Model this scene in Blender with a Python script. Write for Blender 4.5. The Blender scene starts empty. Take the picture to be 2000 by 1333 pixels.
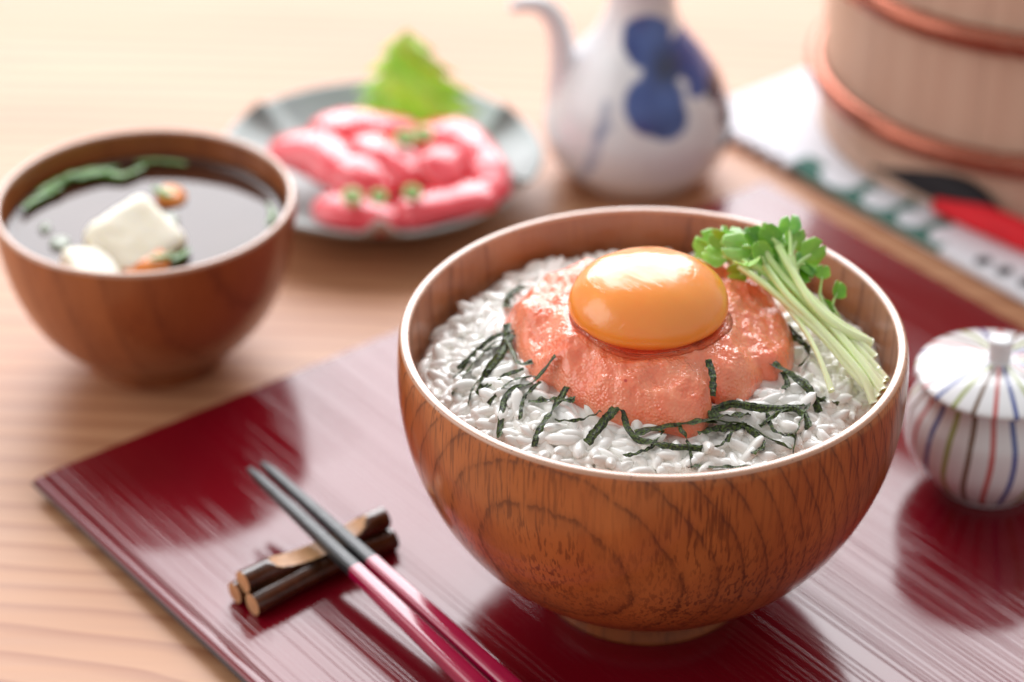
import bpy, math, random
import numpy as np
from mathutils import Vector, noise, Matrix
C = bpy.context.scene
PI = math.pi
R = math.radians
rnd = random.Random(7)

# ------------------------------------------------------------------ camera, light, exposure
cd = bpy.data.cameras.new('camera'); cam = bpy.data.objects.new('camera', cd); C.collection.objects.link(cam)
cam.location = (-.036, -.553, .4377); cam.rotation_euler = (R(90 - 32.6), 0, 0)
cd.lens = 90; cd.sensor_width = 36; cd.clip_start = .02; cd.clip_end = 20
cd.dof.use_dof = True; cd.dof.focus_distance = .627; cd.dof.aperture_fstop = 6.2; cd.dof.aperture_blades = 0
C.camera = cam
w = bpy.data.worlds.new('World'); C.world = w; w.use_nodes = True
bg = w.node_tree.nodes['Background']; bg.inputs[0].default_value = (1, .985, .965, 1); bg.inputs[1].default_value = .56


def area(name, loc, target, sx, sy, radiance, col=(1, 1, 1)):
    l = bpy.data.lights.new(name, 'AREA'); l.shape = 'RECTANGLE'; l.size = sx; l.size_y = sy
    l.energy = radiance * PI * sx * sy; l.color = col
    o = bpy.data.objects.new(name, l); C.collection.objects.link(o); o.location = loc
    o.rotation_euler = (Vector(target) - Vector(loc)).to_track_quat('-Z', 'Y').to_euler()
    return o


area('window_light', (-.1, 1.35, .92), (0, .05, 0), 1.5, 1.25, 7.3, (.965, .97, 1))
area('side_window_light', (-1.7, -.1, .9), (0, 0, 0), 1.6, 1.4, 2.0, (1, .99, .97))
C.view_settings.view_transform = 'Standard'; C.view_settings.look = 'None'; C.view_settings.gamma = 1
C.view_settings.exposure = 0
C.render.engine = 'CYCLES'; C.cycles.use_denoising = True
C.cycles.max_bounces = 12; C.cycles.diffuse_bounces = 8; C.cycles.sample_clamp_indirect = 6; C.cycles.caustics_refractive = False; C.cycles.caustics_reflective = False

# ------------------------------------------------------------------ helpers


class NT:
    def __init__(s, name):
        s.m = bpy.data.materials.new(name); s.m.use_nodes = True; s.t = s.m.node_tree
        s.b = s.t.nodes['Principled BSDF']; s.c = None

    def n(s, typ, ins=None, **props):
        nd = s.t.nodes.new(typ)
        for k, v in props.items(): setattr(nd, k, v)
        for k, v in (ins or {}).items(): s.set(nd, k, v)
        return nd

    def set(s, nd, k, v):
        if isinstance(v, bpy.types.NodeSocket): s.t.links.new(v, nd.inputs[k])
        elif isinstance(v, bpy.types.Node): s.t.links.new(v.outputs[0], nd.inputs[k])
        else: nd.inputs[k].default_value = v

    def coord(s):
        if not s.c: s.c = s.n('ShaderNodeTexCoord').outputs['Object']
        return s.c

    def math(s, op, a, b=0.0, c=0.0, clamp=False):
        return s.n('ShaderNodeMath', {0: a, 1: b, 2: c}, operation=op, use_clamp=clamp).outputs[0]

    def noise(s, scale, detail=2, rough=.5, vec=None, sc=None, w=None, dist=0):
        v = vec if vec is not None else s.coord()
        if sc: v = s.n('ShaderNodeMapping', {0: v, 3: sc}).outputs[0]
        nd = s.n('ShaderNodeTexNoise', {'Vector': v, 'Scale': scale, 'Detail': detail, 'Roughness': rough, 'Distortion': dist})
        return nd.outputs[0]

    def ramp(s, fac, stops):
        nd = s.n('ShaderNodeValToRGB', {0: fac}); e = nd.color_ramp.elements
        while len(e) < len(stops): e.new(.5)
        for el, (p, c) in zip(e, stops):
            el.position = p; el.color = (c if isinstance(c, (tuple, list)) else (c, c, c)) + ((1,) if not isinstance(c, (tuple, list)) or len(c) == 3 else ()) if isinstance(c, (tuple, list)) else (c, c, c, 1)
        return nd.outputs[0]

    def mix(s, f, a, b, blend='MIX'):
        nd = s.n('ShaderNodeMix', data_type='RGBA', blend_type=blend)
        s.set(nd, 0, f)
        for i, v in ((6, a), (7, b)):
            if isinstance(v, (bpy.types.NodeSocket, bpy.types.Node)): s.set(nd, i, v)
            else: nd.inputs[i].default_value = (*v, 1)
        return nd.outputs[2]

    def bump(s, h, strength=.5, dist=.001, prev=None):
        nd = s.n('ShaderNodeBump', {'Height': h, 'Strength': strength, 'Distance': dist})
        if prev is not None: s.set(nd, 'Normal', prev)
        return nd.outputs[0]

    def out(s, **k):
        for key, v in k.items():
            key = {'base': 'Base Color', 'rough': 'Roughness', 'normal': 'Normal', 'sss': 'Subsurface Weight', 'sssr': 'Subsurface Radius', 'ssss': 'Subsurface Scale',
                   'spec': 'Specular IOR Level', 'coat': 'Coat Weight', 'coatr': 'Coat Roughness', 'trans': 'Transmission Weight', 'ior': 'IOR', 'metal': 'Metallic', 'sheen': 'Sheen Weight', 'coatn': 'Coat Normal', 'coati': 'Coat IOR'}[key]
            if isinstance(v, tuple) and key == 'Base Color': v = (*v[:3], 1)
            s.set(s.b, key, v)
        return s.m


def mesh(name, V, F, mats, parent=None, smooth=True, midx=None, cols=None, loc=(0, 0, 0)):
    me = bpy.data.meshes.new(name)
    V = np.asarray(V, dtype=np.float32)
    if isinstance(F, np.ndarray):
        n, k = F.shape; c_ = V.mean(0)
        if 'interior' not in name and np.einsum('ij,ij->i', V[F[:, 0]] - c_, np.cross(V[F[:, 1]] - V[F[:, 0]], V[F[:, 2]] - V[F[:, 0]])).sum() + np.einsum('ij,ij->i', V[F[:, 0]] - c_, np.cross(V[F[:, 2]] - V[F[:, 0]], V[F[:, 3]] - V[F[:, 0]])).sum() < 0: F = F[:, ::-1]
        me.vertices.add(len(V)); me.vertices.foreach_set('co', V.ravel())
        me.loops.add(n * k); me.loops.foreach_set('vertex_index', F.astype(np.int32).ravel())
        me.polygons.add(n); me.polygons.foreach_set('loop_start', np.arange(0, n * k, k, dtype=np.int32))
        me.polygons.foreach_set('loop_total', np.full(n, k, dtype=np.int32))
        me.update(calc_edges=True); me.validate()
    else:
        me.from_pydata([tuple(map(float, v)) for v in V], [], F); me.update()
    for m in (mats if isinstance(mats, (list, tuple)) else [mats]): me.materials.append(m)
    me.polygons.foreach_set('use_smooth', [smooth] * len(me.polygons))
    if midx is not None: me.polygons.foreach_set('material_index', list(midx))
    if cols is not None:
        a = me.color_attributes.new('pigment', 'FLOAT_COLOR', 'POINT')
        c = np.ones((len(V), 4), np.float32); c[:, :3] = cols; a.data.foreach_set('color', c.ravel())
    o = bpy.data.objects.new(name, me); C.collection.objects.link(o)
    if parent: o.parent = parent
    else: o.location = loc
    return o


def tag(o, label=None, cat=None, group=None, kind=None):
    if label: o['label'] = label
    if cat: o['category'] = cat
    if group: o['group'] = group
    if kind: o['kind'] = kind
    return o


def empty(name, loc, label, cat, group=None, rz=0):
    o = bpy.data.objects.new(name, None); C.collection.objects.link(o); o.location = loc; o.rotation_euler = (0, 0, rz)
    o.empty_display_size = .01
    return tag(o, label, cat, group)


def grid_faces(nu, nv, wrap_u=False, wrap_v=False):
    """nu x nv vertices, index = u*nv+v"""
    u = np.arange(nu if wrap_u else nu - 1); v = np.arange(nv if wrap_v else nv - 1)
    U, W = np.meshgrid(u, v, indexing='ij'); U = U.ravel(); W = W.ravel()
    U1 = (U + 1) % nu; W1 = (W + 1) % nv
    return np.stack([U * nv + W, U * nv + W1, U1 * nv + W1, U1 * nv + W], 1)


def smooth_prof(P, n):
    P = np.array(P, float); d = np.r_[0, np.cumsum(np.hypot(*np.diff(P, axis=0).T))]
    t = np.linspace(0, d[-1], n)
    # Catmull-Rom through the points
    out = []
    for x in t:
        i = min(max(np.searchsorted(d, x) - 1, 0), len(P) - 2)
        f = (x - d[i]) / max(d[i + 1] - d[i], 1e-9)
        p0, p1, p2, p3 = P[max(i - 1, 0)], P[i], P[i + 1], P[min(i + 2, len(P) - 1)]
        out.append(.5 * ((2 * p1) + (-p0 + p2) * f + (2 * p0 - 5 * p1 + 4 * p2 - p3) * f * f + (-p0 + 3 * p1 - 3 * p2 + p3) * f ** 3))
    return np.array(out)


def lathe(P, n=128):
    P = np.asarray(P, float); a = np.linspace(0, 2 * PI, n, endpoint=False)
    V = np.stack([np.outer(np.cos(a), P[:, 0]), np.outer(np.sin(a), P[:, 0]), np.tile(P[:, 1], (n, 1))], 2).reshape(-1, 3)
    return V, grid_faces(n, len(P), wrap_u=True)


def curve_pts(P, n):
    return smooth_prof3(np.array(P, float), n)


def smooth_prof3(P, n):
    d = np.r_[0, np.cumsum(np.linalg.norm(np.diff(P, axis=0), axis=1))]; t = np.linspace(0, d[-1], n); out = []
    for x in t:
        i = min(max(np.searchsorted(d, x) - 1, 0), len(P) - 2); f = (x - d[i]) / max(d[i + 1] - d[i], 1e-9)
        p0, p1, p2, p3 = P[max(i - 1, 0)], P[i], P[i + 1], P[min(i + 2, len(P) - 1)]
        out.append(.5 * ((2 * p1) + (-p0 + p2) * f + (2 * p0 - 5 * p1 + 4 * p2 - p3) * f * f + (-p0 + 3 * p1 - 3 * p2 + p3) * f ** 3))
    return np.array(out)


def tube(P, rad, n=16, k=24, cap=True, squash=1.0):
    """P control points, rad list of radii per control point"""
    P = np.array(P, float); Q = smooth_prof3(np.c_[P, np.array(rad, float)[:, None] if np.ndim(rad) else np.full((len(P), 1), rad)], k)
    pts, rr = Q[:, :3], Q[:, 3]
    T = np.gradient(pts, axis=0); T /= np.linalg.norm(T, axis=1)[:, None]
    up = np.array([0, 0, 1.]) if abs(T[0, 2]) < .9 else np.array([1., 0, 0])
    V = []; a = np.linspace(0, 2 * PI, n, endpoint=False)
    nrm = up
    for i in range(k):
        nrm = nrm - T[i] * nrm.dot(T[i]); nrm /= np.linalg.norm(nrm); b = np.cross(T[i], nrm)
        V.append(pts[i] + rr[i] * (np.outer(np.cos(a), b) + squash * np.outer(np.sin(a), nrm)))
    V = np.concatenate(V); F = grid_faces(k, n, wrap_v=True).tolist()
    if cap:
        F.append(list(range(n))); F.append([(k - 1) * n + j for j in range(n)][::-1])
    return V, F


def shade_edge(o, ang=40):
    m = o.data
    for e in m.polygons: pass
    try: m.set_sharp_from_angle(angle=R(ang))
    except Exception: pass


def nz(x, y, z=0.0): return noise.noise((x, y, z))


def srgb(r, g, b):
    return tuple(((c / 255) / 12.92 if c <= 10 else ((c / 255 + .055) / 1.055) ** 2.4) for c in (r, g, b))


# ------------------------------------------------------------------ materials
def m_bowl_wood(name, d, spacing, base, mid, dark, phase=0.0, gloss=.3, pores=1.0, warpa=.9):
    s = NT(name); co = s.coord()
    warp = s.noise(22, 3, .55, sc=(1, 1, .45)); warp2 = s.noise(420, 2, .6, sc=(1, 1, .22)); warp3 = s.noise(130, 2, .5, sc=(1, 1, .35))
    dot = s.n('ShaderNodeVectorMath', {0: co, 1: d}, operation='DOT_PRODUCT').outputs['Value']
    f = s.math('DIVIDE', dot, spacing)
    f = s.math('ADD', f, s.math('MULTIPLY', warp, warpa)); f = s.math('ADD', f, s.math('MULTIPLY', warp2, .16)); f = s.math('ADD', f, s.math('MULTIPLY', warp3, .26))
    f = s.math('ADD', f, s.math('MULTIPLY', s.noise(1200, 1, .5, sc=(1, 1, .3)), .12))
    f = s.math('ADD', f, phase)
    fr = s.math('FRACT', f)
    line = s.ramp(fr, [(0, 0.0), (.28, .0), (.42, .30), (.47, 1.0), (.52, .8), (.58, .35), (.78, .12), (1, 0.0)])
    brk = s.ramp(s.noise(420, 3, .7, sc=(1, 1, .12)), [(.36, .25), (.52, 1.0)])
    line = s.math('MULTIPLY', line, brk)
    tone = s.noise(60, 4, .6, sc=(1, 1, .25))
    c = s.mix(s.ramp(tone, [(.3, 0), (.7, 1)]), mid, base)
    c = s.mix(s.math('MULTIPLY', s.ramp(s.noise(17, 3, .6, sc=(1, 1, .5)), [(.42, 0), (.62, 1)]), .45), c, tuple(q * .62 for q in mid))
    fine = s.ramp(s.noise(1100, 2, .6, sc=(1, 1, .06)), [(.40, 1), (.50, 0)])
    patch = s.ramp(s.noise(45, 2, .5), [(.35, .15), (.65, .75)])
    c = s.mix(s.math('MULTIPLY', s.math('MULTIPLY', fine, patch), pores), c, dark)
    c = s.mix(s.math('MULTIPLY', line, .70), c, dark)
    h = s.math('ADD', s.math('MULTIPLY', line, -.5), s.noise(900, 2, .5, sc=(1, 1, .1)))
    nb = s.bump(h, .10, .0004)
    rough = s.math('ADD', s.math('MULTIPLY', line, .2), gloss)
    return s.out(base=c, rough=rough, normal=nb, coat=.6, coatr=.14, spec=.45)


WB = (.57, .185, .048); WM = (.43, .115, .030); WD = (.085, .019, .007)
M_bowl = m_bowl_wood('lacquered_bowl_wood', (-.40, -.86, -.32), .0043, WB, WM, WD, .35)
M_soupbowl = m_bowl_wood('soup_bowl_wood', (.8, -.5, .1), .012, (.43, .135, .042), (.33, .092, .028), (.17, .040, .013), 0, .36, .5)
M_bowl_in = m_bowl_wood('lacquered_bowl_interior', (.25, -.97, .0), .0085, (.44, .17, .065), (.36, .12, .042), (.13, .036, .014), .2, .34, .5)
M_foot = m_bowl_wood('foot_wood', (.6, -.7, .1), .006, (.40, .115, .032), (.32, .085, .024), (.14, .035, .011), 0, .35)


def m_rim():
    s = NT('worn_rim_painted_sheen')
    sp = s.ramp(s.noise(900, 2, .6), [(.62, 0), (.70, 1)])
    c = s.mix(sp, (.50, .26, .16), (.18, .07, .04))  # worn rim, its pinkish-white reflection painted into the pale base colour
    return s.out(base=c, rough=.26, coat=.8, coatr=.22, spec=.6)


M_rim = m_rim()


def m_table():
    s = NT('pale_table_wood'); co = s.coord()
    sep = s.n('ShaderNodeSeparateXYZ', {0: co})
    x, y = sep.outputs[0], sep.outputs[1]
    y = s.math('ADD', y, s.math('MULTIPLY', x, .05))
    w1 = s.noise(9, 3, .5, sc=(.30, 1, 1)); 
    a = s.math('ADD', s.math('ADD', y, .075), s.math('MULTIPLY', w1, .03))
    b = s.math('ADD', s.math('MULTIPLY', x, .26), s.math('ADD', .062, s.math('MULTIPLY', s.noise(14, 2, .5, sc=(.4, 1, 1)), .02)))
    rr = s.math('SQRT', s.math('ADD', s.math('MULTIPLY', a, a), s.math('MULTIPLY', b, b)))
    f = s.math('FRACT', s.math('DIVIDE', s.math('ADD', rr, s.math('MULTIPLY', s.noise(60, 3, .6, sc=(.12, 1, 1)), .003)), .0095))
    ring = s.ramp(f, [(0, 0), (.55, .15), (.85, .8), (.93, 1), (1, 0)])
    fib = s.noise(230, 3, .6, sc=(.03, 1, 1)); broad = s.noise(16, 3, .5, sc=(.22, 1, 1))
    c = s.mix(s.ramp(broad, [(.3, 0), (.7, 1)]), (.53, .245, .120), (.66, .36, .205))
    c = s.mix(s.math('MULTIPLY', ring, .85), c, (.38, .145, .07))
    c = s.mix(s.math('MULTIPLY', s.ramp(fib, [(.38, 1), (.62, 0)]), .28), c, (.42, .19, .10))
    nb = s.bump(fib, .12, .0005)
    return s.out(base=c, rough=s.math('ADD', .38, s.math('MULTIPLY', fib, .12)), normal=nb, spec=.5)


M_table = m_table()


def m_lacquer():
    s = NT('crimson_lacquer')
    r = NT and s.noise(30, 3, .5)
    nb = s.bump(s.noise(70, 2, .5), .02, .001)
    return s.out(base=(.17, .002, .009), rough=.10, spec=.62, coat=.0, normal=nb)


M_lacq = m_lacquer()


def simple(name, base, rough=.4, bscale=None, bstr=.1, bdist=.0005, var=.12, vscale=80, **k):
    s = NT(name)
    dk = tuple(c * (1 - var) for c in base); lt = tuple(min(1, c * (1 + var)) for c in base)
    c = s.mix(s.ramp(s.noise(vscale, 3, .6), [(.3, 0), (.7, 1)]), dk, lt)
    kk = dict(k)
    if bscale: kk['normal'] = s.bump(s.noise(bscale, 3, .55), bstr, bdist)
    return s.out(base=c, rough=rough, **kk)


M_edge = simple('tray_edge_lacquer', (.035, .012, .012), .35)


def m_rice():
    s = NT('cooked_rice')
    c = s.mix(s.ramp(s.noise(160, 2, .5), [(.35, 0), (.65, 1)]), (.86, .845, .80), (.94, .935, .91))
    nb = s.bump(s.noise(700, 2, .5), .10, .0004)
    return s.out(base=c, rough=.34, coat=.45, coatr=.16, normal=nb)


M_rice = m_rice()


def m_roe():
    s = NT('spicy_roe_paste'); co = s.coord()
    v = s.n('ShaderNodeTexVoronoi', {'Vector': co, 'Scale': 1150.0})
    v2 = s.n('ShaderNodeTexVoronoi', {'Vector': co, 'Scale': 260.0})
    gr = s.ramp(v.outputs['Distance'], [(0, 1), (.75, 0)])
    c = s.mix(s.ramp(s.noise(110, 4, .65), [(.30, 0), (.72, 1)]), (.90, .150, .052), (.96, .33, .175))
    c = s.mix(s.math('MULTIPLY', gr, .18), c, (.98, .48, .30))
    red = s.ramp(v2.outputs['Distance'], [(.0, 1), (.10, 1), (.16, 0)])
    sel = s.ramp(s.n('ShaderNodeSeparateColor', {0: v2.outputs['Color']}).outputs[0], [(.80, 0), (.86, 1)])
    c = s.mix(s.math('MULTIPLY', red, s.math('MULTIPLY', sel, .85)), c, (.55, .015, .012))
    n1 = s.bump(s.noise(240, 3, .55), .28, .0018)
    n2 = s.bump(s.math('MULTIPLY', gr, s.ramp(s.noise(160, 2, .5), [(.36, .2), (.58, 1)])), .42, .0006, n1)
    return s.out(base=c, rough=s.math('ADD', .24, s.math('MULTIPLY', s.noise(500, 2, .6), .22)), normal=n2, sss=.6, sssr=(1, .4, .28), ssss=.0022, coat=.9, coatr=.10, spec=.6, coatn=n2)


M_roe = m_roe()


def m_yolk():
    s = NT('raw_egg_yolk')
    nb = s.bump(s.noise(75, 3, .55), .09, .0020)
    c = s.mix(s.noise(60, 3, .6), (1.0, .255, .022), (1.0, .38, .055))
    return s.out(base=c, rough=.24, normal=nb, sss=.7, sssr=(1, .42, .1), ssss=.007, coat=.7, coatr=.12, coatn=s.bump(s.noise(60, 4, .55, dist=1.2), .42, .0030), spec=.6)


M_yolk = m_yolk()


def m_film():
    s = NT('raw_egg_white'); t = s.t
    fr = s.n('ShaderNodeFresnel', {'IOR': 1.25, 'Normal': s.bump(s.noise(500, 2, .5), .3, .001)})
    tr = s.n('ShaderNodeBsdfTransparent', {'Color': (1, .96, .92, 1)}); gl = s.n('ShaderNodeBsdfGlossy', {'Roughness': .05})
    mx = s.n('ShaderNodeMixShader', {0: fr, 1: tr, 2: gl})
    t.links.new(mx.outputs[0], [n for n in t.nodes if n.type == 'OUTPUT_MATERIAL'][0].inputs[0]); t.nodes.remove(s.b)
    return s.m


M_white = m_film()


def m_nori():
    s = NT('shredded_nori')
    c = s.mix(s.ramp(s.noise(1500, 4, .7), [(.45, 0), (.58, 1)]), (.007, .011, .006), (.085, .14, .016))
    nb = s.bump(s.noise(1700, 3, .6), .7, .0006)
    return s.out(base=c, rough=.36, normal=nb, spec=.6, sheen=.0)


M_nori = m_nori()


def m_vary(name, a, b, scale, rough, stops=(.3, .7), **k):
    s = NT(name); c = s.mix(s.ramp(s.noise(scale, 3, .6), [(stops[0], 0), (stops[1], 1)]), a, b); return s.out(base=c, rough=rough, **k)


M_leaf = m_vary('sprout_leaf', (.050, .24, .006), (.22, .50, .022), 120, .30, sss=.2, sssr=(.4, 1, .15), ssss=.001, coat=.35, coatr=.18)
M_leaf3 = m_vary('sprout_leaf_mid', (.13, .38, .012), (.34, .60, .05), 120, .28, sss=.2, sssr=(.5, 1, .2), ssss=.001, coat=.4, coatr=.15)
M_leaf2 = m_vary('sprout_leaf_pale', (.26, .50, .10), (.44, .70, .20), 130, .34, sss=.35, sssr=(.5, 1, .2), ssss=.002, coat=.3, coatr=.2)


def m_stem():
    s = NT('sprout_stem')
    at = s.n('ShaderNodeAttribute', attribute_name='pigment')
    c = s.mix(s.math('MULTIPLY', s.noise(500, 2, .5), .35), at.outputs[0], (.92, .97, .78))
    return s.out(base=c, rough=.25, sss=.5, sssr=(.8, 1, .5), ssss=.0015, coat=.5, coatr=.12)


M_stem = m_stem()


def m_paint(name, rough=.15, **k):
    s = NT(name); at = s.n('ShaderNodeAttribute', attribute_name='pigment')
    c = s.mix(.04, at.outputs[0], s.ramp(s.noise(90, 3, .6), [(.3, (.4, .4, .4)), (.7, (1, 1, 1))]))
    return s.out(base=c, rough=rough, **k)


M_porc = m_paint('painted_porcelain', .20, coat=.4, coatr=.12)
M_cloth_p = m_paint('printed_cotton', .85, spec=.2, normal=None) if False else None


def m_cloth():
    s = NT('printed_cotton'); at = s.n('ShaderNodeAttribute', attribute_name='pigment')
    wv = s.n('ShaderNodeTexWave', {'Vector': s.coord(), 'Scale': 260.0}); wv2 = s.n('ShaderNodeTexWave', {'Vector': s.coord(), 'Scale': 260.0}, bands_direction='Y')
    h = s.math('ADD', wv.outputs[1], wv2.outputs[1])
    return s.out(base=at.outputs[0], rough=.85, spec=.2, normal=s.bump(h, .3, .0003), sheen=.2)


M_cloth = m_cloth()
M_white_porc = simple('plain_porcelain', (.84, .85, .88), .15, var=.02, coat=.5, coatr=.06)
M_plate = m_paint('ash_glaze', .38, spec=.35)


def m_sac():
    s = NT('roe_sac_membrane')
    c = s.mix(s.ramp(s.noise(55, 4, .6), [(.35, 0), (.68, 1)]), (.78, .008, .032), (.90, .10, .13))
    v = s.n('ShaderNodeTexVoronoi', {'Vector': s.coord(), 'Scale': 900.0})
    return s.out(base=c, rough=.28, sss=.4, sssr=(1, .2, .2), ssss=.003, coat=1.0, coatr=.2, normal=s.bump(v.outputs[0], .12, .0005))


M_sac = m_sac()
M_shiso = m_vary('perilla_leaf', (.30, .60, .05), (.52, .76, .13), 60, .45, sss=.4, sssr=(.5, 1, .1), ssss=.002)
M_scal = m_vary('chopped_scallion', (.18, .42, .08), (.40, .65, .22), 300, .35)
M_broth = m_vary('clear_dark_broth', (.045, .014, .007), (.06, .02, .009), 30, .03, spec=.42)
M_tofu = m_vary('silken_tofu', (.86, .79, .62), (.94, .89, .77), 120, .34, sss=.5, sssr=(1, .9, .6), ssss=.003, coat=.2, coatr=.2)
M_carrot = m_vary('simmered_carrot', (.75, .19, .02), (.85, .30, .04), 200, .25, coat=.5, coatr=.1)
M_mits = m_vary('wilted_greens', (.04, .16, .015), (.16, .36, .05), 250, .3, coat=.5, coatr=.1)
M_fu = m_vary('pale_onion', (.20, .24, .18), (.40, .44, .34), 250, .3, coat=.4, coatr=.1)


def m_tub():
    s = NT('cypress_staves')
    at = s.noise(120, 3, .6, sc=(1, 1, .04)); br = s.noise(24, 3, .5, sc=(1, 1, .05))
    c = s.mix(s.ramp(at, [(.3, 0), (.7, 1)]), (.66, .43, .32), (.76, .54, .41)); c = s.mix(s.math('MULTIPLY', s.ramp(br, [(.4, 0), (.6, 1)]), .35), c, (.62, .38, .27))
    return s.out(base=c, rough=.5, normal=s.bump(at, .1, .0005))


M_tub = m_tub()
M_copper = simple('copper_hoop', (.42, .14, .09), .27, 90, .15, .001, var=.1, metal=.8)
M_bark = m_vary('dark_varnished_bark', (.030, .011, .005), (.10, .032, .012), 160, .22, coat=.7, coatr=.10)
M_cut = m_vary('cut_twig_wood', (.50, .24, .10), (.68, .38, .19), 250, .35, coat=.4, coatr=.15)
M_chop = simple('black_chopstick_tip', (.022, .026, .030), .34, 1400, .7, .0004, var=.3, spec=.6, coat=.2, coatr=.25)
M_chopred = simple('crimson_chopstick_lacquer', (.40, .005, .06), .10, var=.06, coat=1.0, coatr=.04)

# ------------------------------------------------------------------ setting: the table
TX = np.linspace(-1.6, 1.6, 9); TY = np.linspace(-.9, 1.25, 9)
V = [(x, y, 0) for x in TX for y in TY]
n0 = len(V)
top = mesh('table_surface', V, grid_faces(9, 9), M_table)
tag(top, 'pale wooden table surface with long horizontal grain', kind='structure')
if top.data.polygons[0].normal.z < 0: top.data.flip_normals()

# ------------------------------------------------------------------ lacquer tray (grooves are real relief)
TRZ = .006
tray = empty('serving_tray', (-.1742, .0484, 0), 'crimson lacquered tray with fine parallel grooves under the rice bowl', 'tray', rz=math.atan2(-.0904, .0706))
# local +x runs along the grooves, local +y across the tray to its far left edge
W, L = .286, .42
rr_ = random.Random(3)
prof = []; s_ = .0048
hgt = lambda: None
S = [0, .0008, .0016, .0034, .0038, .0042, .0046]; H = [-.0010, -.0004, -.0002, -.0002, -.0007, -.0007, 0]
cur = .0048
while cur < W - .004:
    if rr_.random() < .6 + .35 * math.sin(cur * 75 + 1.0):      # a run of close grooves
        for _ in range(rr_.randint(3, 7)):
            p = rr_.uniform(.0012, .0024); wd_ = rr_.uniform(.0004, .0008); dpt = rr_.uniform(.00004, .00010)
            for q_, hh in ((0, 0), (.06, .01), (.28, .6), (.5, 1), (.72, .6), (.94, .01), (1, 0)):
                S.append(cur + wd_ * q_); H.append(-dpt * hh)
            S.append(cur + wd_ + (p - wd_) * .5); H.append(0); cur += p
    else:                                   # a flat band
        p = rr_.uniform(.001, .0030); S += [cur, cur + p * .33, cur + p * .66]; H += [0, 0, 0]; cur += p
S.append(W); H.append(0)
S = np.array(S); H = np.array(H); NX = 90
X = np.linspace(0, L, NX)
V = []
for i, x in enumerate(X):
    for s0, h in zip(S, H):
        wob = 0 if s0 < .005 or s0 > W - .003 else .00025 * nz(x * 8, s0 * 30, 1)
        amp = .6 + 1.0 * max(0, nz(x * 2.2, s0 * 25, 5) + .4) if s0 > .005 else 1
        V.append((x, s0 + wob, TRZ + h * amp))
ns = len(S)
o = mesh('grooved_top', V, grid_faces(NX, ns), M_lacq, tray)
if o.data.polygons[len(o.data.polygons) // 2].normal.z < 0: o.data.flip_normals()
P = [(0, TRZ - .0010), (-.0006, TRZ - .0019), (-.0004, .0035), (.003, .0005), (.006, .0005)]
ring = [(0, 0), (L, 0), (L, W), (0, W)]
V = []; F = []
for off, z in P:
    V += [(off, off, z), (L - off, off, z), (L - off, W - off, z), (off, W - off, z)]
zt = TRZ - .0001
for k in range(len(P) - 1):
    for j in range(4):
        F.append((k * 4 + j, k * 4 + (j + 1) % 4, (k + 1) * 4 + (j + 1) % 4, (k + 1) * 4 + j))
F.append(tuple(len(P) * 4 - 4 + j for j in range(4)))
nb0 = len(V)
V += [(0, W, TRZ), (L, W, TRZ), (L, 0, TRZ - .001), (0, 0, TRZ - .001)]
F += [(3, 2, nb0 + 1, nb0)]
mesh('tray_underside', V, F, M_edge, tray, smooth=False)
# note: local y = 0 is the near-left edge; far side at y = W

# ------------------------------------------------------------------ rice bowl
BZ = TRZ
outer = [(.0272, .0085), (.033, .0108), (.041, .0158), (.0505, .0252), (.0580, .0370), (.0630, .050), (.0652, .062), (.0656, .071), (.0652, .0785), (.0648, .0803)]
outer = smooth_prof(outer, 60)
inner = smooth_prof([(.0622, .0803), (.0620, .072), (.0612, .062), (.058, .050), (.052, .037), (.042, .024), (.026, .016), (.0, .0145)], 50)
bowl = empty('rice_bowl', (0, 0, BZ), 'large reddish wooden bowl heaped with rice on the crimson tray', 'bowl')
V, F = lathe(np.r_[outer, ], 192); mesh('bowl_wall', V, F, M_bowl, bowl)
V, F = lathe(inner, 192); mesh('bowl_interior', V, F, M_bowl_in, bowl)
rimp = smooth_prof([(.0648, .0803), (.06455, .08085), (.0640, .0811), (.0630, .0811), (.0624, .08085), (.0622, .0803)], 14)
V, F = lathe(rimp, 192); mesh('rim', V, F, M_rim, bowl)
V, F = lathe(smooth_prof([(.0225, .0002), (.0268, .0), (.0274, .0006), (.0270, .0030), (.0266, .0060), (.0270, .0087)], 24), 128); mesh('foot', V, F, M_foot, bowl)
for o in bowl.children: pass

# ------------------------------------------------------------------ rice
OUT = [(-37.3, 17), (-35.8, 23), (-29, 31), (-20, 37.5), (-9, 41), (5, 42), (17, 39.5), (26, 34), (32, 26.1), (35.1, 15.5), (36.8, 5.1), (36.5, -2.3), (34.1, -10.3), (30.4, -14.4), (27.1, -15.0), (24.7, -20.8), (21.2, -25.0), (16.4, -27.3), (13.0, -25.2), (13.6, -30.6), (10.9, -35.4), (6.7, -36.8), (1.7, -35.6), (-3.3, -33.9), (-9.5, -33.0), (-15.8, -29.1), (-22.0, -23.2), (-25.7, -18.0), (-29.6, -15.1), (-33.1, -7.4), (-35.4, 3.7)]
OUT = np.array(OUT) / 1000
ang = np.arctan2(OUT[:, 1] - .002, OUT[:, 0]); rad = np.hypot(OUT[:, 0], OUT[:, 1] - .002)
od = np.argsort(ang); ang, rad = ang[od], rad[od]


def orad(a):
    return np.interp(a, ang, rad, period=2 * PI)


def mz(x, y):
    r = math.hypot(x, y - .002)
    return .0745 + .0165 * (.5 + .5 * math.cos(PI * min(r / .062, 1))) - .0022 * (r / .059) ** 10


rice = empty('cooked_rice', (0, 0, BZ), 'mound of glossy white cooked rice filling the large wooden bowl', 'rice')


def clump_z(x, y):
    e = min(1, math.hypot(x, y) / .05)
    return e * .0030 * nz(x * 42 + 3, y * 42, 7) + .0021 * nz(x * 95, y * 95, 4) + .0011 * nz(x * 210, y * 210, 9)


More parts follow.
